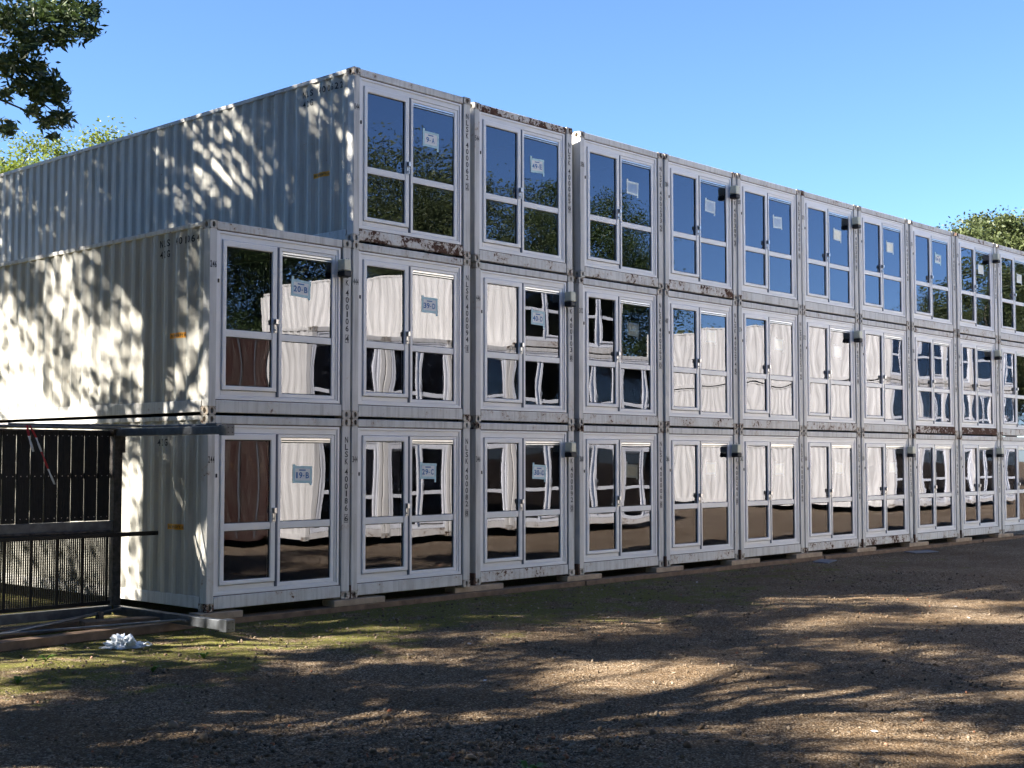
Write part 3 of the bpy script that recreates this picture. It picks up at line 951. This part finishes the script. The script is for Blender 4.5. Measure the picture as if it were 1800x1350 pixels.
# ash tree on the left whose bough hangs into the picture
BOUGH = []
rb = np.random.default_rng(21)
for (u, v, ru, rv, n, d) in [(20,30,45,40,330,16.5),(75,20,40,30,300,16.8),(125,18,38,26,270,17),(160,22,22,22,130,17.2),(150,55,26,16,130,17.1),(105,62,34,22,230,16.9),(50,75,34,30,260,16.6),
                             (20,110,34,34,250,16.4),(62,120,24,24,150,16.6),(85,145,24,24,150,16.7),(105,165,18,24,120,16.8),(70,165,26,22,150,16.5),(40,150,24,20,90,16.4),
                             (110,205,22,16,120,16.8),(85,215,20,14,100,16.7),(60,195,16,16,60,16.6),(12,225,18,16,90,16.3),(95,238,10,6,26,16.8),(10,165,16,16,50,16.3)]:
    for k in range(int(n * 1.9)):
        du, dv = rb.normal(0, .42, 2)
        BOUGH.append(sight(u + du * ru, v + dv * rv, d + rb.normal(0, .35)))
T1 = (-5.6, 4.6, GZ)
t1 = tree('ash_tree', 'dark ash tree at the left whose leafy bough hangs into the top corner', T1, 18, [(0, 1.5, 13.6, 4.5, 5.5, 1.9), (-1, 6.5, 14.8, 5, 5.5, 2.2), (0, -1.5, 10.0, 1.6, 2.0, .9)], .19, M_LEAF, 102, 480, 31, slim=.45,
          trunk_r=.30, clump_r=.85, extra=BOUGH, keep=clear_of_view)
m = MB()
bs = Vector((0, 0, 5.5)); B0 = np.array(T1)
for (u0, v0, u1, v1, d) in ((-160, 60, 120, 25, 16.8), (-160, 60, 90, 150, 16.6), (-130, 40, 105, 205, 16.7), (-120, 150, 60, 200, 16.5), (-140, 110, 20, 110, 16.4)):
    a = Vector(sight(u0, v0, d) - B0); b = Vector(sight((u0 + u1) / 2, (v0 + v1) / 2 - 14, d) - B0); c = Vector(sight(u1, v1, d) - B0)
    m.tube([bs, a, b, c], [.09, .035, .018, .006], 6)
m.build('bough', M_BARK, t1, True)
SHADE = dict(leaf=.20, slim=.45, mat=M_LEAF, keep=clear_of_view, group='trees out of frame shading the yard')
tree('ash_tree', 'tall tree left of the viewpoint throwing dappled shade on the gravel', (-12.8, -1.4, GZ), 16, [(0, 0, 10.5, 5, 5.5, 5), (3.0, 2.4, 13.5, 3.6, 3.6, 2.6)], nclump=58, per=620, seed=41, clump_r=.85, **SHADE)
tree('ash_tree', 'young tree in front of the ash tree shading the lower container side', (-7.6, 5.4, GZ), 9, [(0, 0, 6.8, 2.8, 3.4, 1.9)], nclump=11, per=260, seed=45, clump_r=.8, trunk_r=.12, **SHADE)
tree('ash_tree', 'tall tree behind the ash tree throwing long shade over the yard', (-14.5, 7.5, GZ), 19, [(0, 0, 13.5, 5.5, 5.5, 5)], nclump=52, per=420, seed=42, clump_r=.85, **SHADE)
tree('ash_tree', 'tree standing farthest left behind the viewpoint', (-17.5, 1.5, GZ), 15, [(0, 0, 10.5, 4.5, 4.5, 4)], nclump=40, per=480, seed=43, clump_r=1.2, **SHADE)
for k in range(9):  # unseen belt added to keep low sky light off the container sides
    y = -26 + k * 9.5
    x = (-27.5, -30, -28.5)[k % 3]
    tree('leafy_tree', 'dense unseen tree added left of the yard to block skylight, %s in the belt' % ORD[k], (x, y, GZ), 14, [(0, 0, 7.2, 4.5, 5.5, 6.6)], .42, M_LEAF, 110, 70, 200 + k, clump_r=1.3, slim=.55, group='sky-blocking tree belt added left of the yard', keep=clear_of_view, limbs=False)
tree('ash_tree', 'tree beside the far end of the container sides', (-7.0, 14.5, GZ), 19, [(0, 0, 13, 5.5, 6.5, 5.5)], nclump=92, per=430, seed=44, clump_r=1.0, **SHADE)

for k, (x, y) in enumerate(((-20.5, -12), (-19, -19), (-21, -26), (-14, -27), (3.2, -19.5), (-24, -4), (-1.8, -21), (-6.8, -20.2))):  # unseen trees added to cut the sky light on facade and side walls
    tree('leafy_tree', 'tall unseen tree added behind the viewpoint to block skylight, %s in order' % ORD[k], (x, y, GZ), 19, [(0, 0, 9.5, 4.2, 4.6, 9)], .42, M_LEAF, 170, 130, 260 + k, clump_r=1.3, slim=.55, group='sky-blocking trees added behind the viewpoint', keep=clear_of_view, limbs=False)

for k, (x, y) in enumerate(((-21, 9), (-23, 18), (-18, 24), (-29, 13), (-25, 28), (-13, 29), (-33, 22))):  # unseen grove added to darken the ground that would bounce sun onto walls
    tree('leafy_tree', 'unseen tree of a grove added to shade the ground at left, %s from the yard' % ORD[k], (x, y, GZ), 12.5, [(0, 0, 6.2, 4.6, 4.8, 6)], .42, M_LEAF, 130, 90, 300 + k, clump_r=1.3, slim=.55, group='grove added for shade left of the containers', keep=clear_of_view, limbs=False)

# trees that rise behind the stack
tree('leafy_tree', 'sunlit yellow green tree rising behind the containers at the left', (9.3, 24.5, GZ), 13, [(0, 0, 9.0, 4.2, 4, 2.5), (3.0, 1, 8.6, 2.0, 3, 2.4), (-4, 1, 9.0, 3, 4, 2.5)] + [tuple(sight(u, v, 46) - np.array((9.3, 24.5, GZ))) + (rx, 1.0, rz) for u, v, rx, rz in ((132, 275, .8, 1.0), (60, 278, 1.4, .8), (185, 270, .4, .6))], (.14), M_LEAF2, 460, 300, 51, clump_r=.75, slim=.45)
tree('leafy_tree', 'olive green tree rising behind the far right end of the stack', (56, 12.5, GZ), 16, [(0, 0, 10.6, 4.3, 4.5, 3.8), (-3.6, 1, 10.2, 3.0, 3.5, 3.1), (5, -1, 10.2, 4.5, 4.5, 3.8)], (.20), M_LEAF3, 560, 400, 52, clump_r=.95, slim=.45)
tree('leafy_tree', 'small green treetop left of the olive tree behind the stack', (50.5, 17.0, GZ), 12, [(0, 0, 9.2, 2.4, 2.4, 2.6)], (.14), M_LEAF3, 90, 260, 53, clump_r=.8, slim=.45)

# trees beyond the opposite row, mirrored in the top windows
for k, (x, y, h, rx) in enumerate(((22, -34, 17, 6), (31, -33, 17.8, 6.5), (40, -35, 18, 6), (48, -34, 18.5, 6.5), (8, -32, 17, 6.5), (-4, -31, 16, 6), (79, -37, 13.2, 6), (92, -40, 13, 7), (84, -25.5, 17, 6), (95, -26, 19, 6), (106, -36, 18, 8), (66, -40, 11, 5))):
    tree('leafy_tree', 'green tree beyond the opposite containers mirrored in the windows, %s in line' % ORD[k], (x, y, GZ), h,
         [(0, 0, h * .62, rx, 5, h * .36)], (.135 if k < 4 else .2), M_LEAF3 if k % 3 else M_LEAF, 250, (430 if k < 4 else 170), 70 + k, clump_r=1.2, slim=.5, group='trees beyond the opposite row', limbs=False)

# ------------------------------------------------------------------ loose stones, twigs and weeds
def stones():
    r = np.random.default_rng(5)
    base = [bmesh.new() for _ in range(1)][0]
    bmesh.ops.create_icosphere(base, subdivisions=1, radius=1)
    bv = np.array([v.co[:] for v in base.verts]); bf = np.array([[v.index for v in f.verts] for f in base.faces]); base.free()
    n = 16000
    # thicker towards the viewpoint, and heaped in two patches
    x = r.uniform(-8, 14, n); y = r.uniform(-12.5, -.3, n)
    heap = r.random(n) < .17
    hc = np.array([(-3.3, -7.4), (-2.3, -8.2), (-4.2, -6.2), (-2.9, -7.9)])[r.integers(0, 4, n)]
    x = np.where(heap, hc[:, 0] + r.normal(0, .8, n), x); y = np.where(heap, hc[:, 1] + r.normal(0, .5, n), y)
    dist = np.hypot(x - CAMPOS[0], y - CAMPOS[1])
    s_ = np.clip(r.lognormal(math.log(.0085), .55, n), .003, .042) * np.where(heap, 1.25, 1) * np.clip(dist / 12, .7, 1.15)
    s_ = np.where(heap, np.minimum(s_, .042), np.minimum(s_, .021))
    z = GZ + ground_height(x, y)
    q = r.normal(size=(n, 3, 3)); Q = np.linalg.qr(q)[0]
    sc = np.stack([s_ * r.uniform(.8, 1.5, n), s_, s_ * r.uniform(.5, .9, n)], -1)
    P = (bv[None] * r.uniform(.75, 1.25, (n, len(bv), 1))) * sc[:, None, :]
    P = np.einsum('nij,nkj->nki', Q, P) + np.stack([x, y, z + s_ * .25], -1)[:, None]
    F = (bf[None] + (np.arange(n) * len(bv))[:, None, None]).reshape(-1, 3)
    return P.reshape(-1, 3), F
def stone_mat():
    m, nt, B, N, L = newmat('loose_stone')
    g = N('ShaderNodeNewGeometry')
    c = ramp(N, L, g.outputs['Random Per Island'], [(0., (.066, .044, .026)), (.4, (.125, .088, .054)), (.75, (.17, .128, .086)), (.95, (.25, .20, .145)), (1., (.30, .11, .05))])
    L(c, B.inputs['Base Color']); B.inputs['Roughness'].default_value = .9
    return m
V, F = stones()
tag(put('loose_stones', rawmesh('loose_stones', V, F, stone_mat())), 'loose stones and pebbles scattered over the gravel', 'stones', kind='stuff')
m = MB(); rr = random.Random(9)
for k in range(240):
    x, y = rr.uniform(-7, 8), rr.uniform(-11.5, -.8); a = rr.uniform(0, 6.3); l = rr.uniform(.05, .22); z = GZ + float(ground_height(x, y)) + .008
    m.tube([(x, y, z), (x + l * .5 * math.cos(a), y + l * .5 * math.sin(a), z + .008), (x + l * math.cos(a + .3), y + l * math.sin(a + .3), z)], rr.uniform(.002, .005), 4)
tag(m.build('twigs', M_BARK), 'thin dry twigs scattered over the gravel', 'twigs', kind='stuff')
# chips of white plastic and dead leaves
r = np.random.default_rng(8)
n = 700
C = np.stack([r.uniform(-7, 12, n), r.uniform(-12, -.5, n), np.zeros(n)], -1); C[:, 2] = GZ + ground_height(C[:, 0], C[:, 1]) + .010
d = r.normal(size=(n, 3)); d[:, 2] *= .15; d /= np.linalg.norm(d, axis=1)[:, None]
s_ = np.cross(d, np.array([0, 0, 1.]) + r.normal(size=(n, 3)) * .3); s_ /= np.linalg.norm(s_, axis=1)[:, None]
ln = r.uniform(.010, .038, n)[:, None]
V = np.stack([C - d * ln, C + s_ * ln * .5, C + d * ln, C - s_ * ln * .5], 1).reshape(-1, 3)
def litter_mat():
    m, nt, B, N, L = newmat('leaf_litter')
    g = N('ShaderNodeNewGeometry')
    L(ramp(N, L, g.outputs['Random Per Island'], [(0., (.06, .045, .03)), (.8, (.16, .12, .07)), (.93, (.25, .2, .14)), (.97, (.5, .52, .55))]), B.inputs['Base Color'])
    B.inputs['Roughness'].default_value = .8
    return m
tag(put('leaf_litter', rawmesh('leaf_litter', V, np.arange(4 * n).reshape(-1, 4), litter_mat())), 'dead leaves and pale chips scattered over the gravel', 'litter', kind='stuff')
def weed(i, x, y, h, n):
    r = random.Random(i); m = MB()
    z = GZ + float(ground_height(x, y))
    for k in range(n):
        a = r.uniform(0, 6.3); l = h * r.uniform(.6, 1.2); wd = l * .16
        d = Vector((math.cos(a), math.sin(a), 0)); s_ = Vector((-d.y, d.x, 0))
        p0 = Vector((0, 0, 0)); p1 = d * l * .45 + Vector((0, 0, l * .55)); p2 = d * l * .95 + Vector((0, 0, l * .5))
        m.add([p0 - s_ * wd * .2, p0 + s_ * wd * .2, p1 + s_ * wd, p1 - s_ * wd, p2], [(0, 1, 2, 3), (3, 2, 4)])
    return put('weed', m.mesh('weed', M_WEED), None, (x, y, z))
WEEDS = [(-3.05, -1.55, 'small green weed between the white bag and the left edge'), (-3.9, -2.6, 'small green weed on the dark gravel at lower left'),
         (-2.6, -2.9, 'green weed in the shade below the white bag'), (-1.75, -2.55, 'green weed right of the others below the white bag'),
         (-3.35, -8.75, 'grass tuft at the bottom edge of the picture')]
for i, (x, y, lab) in enumerate(WEEDS):
    tag(weed(i, x, y, .11 if i < 4 else .14, 11 if i < 4 else 16), lab, 'weed', 'small weeds in the gravel')
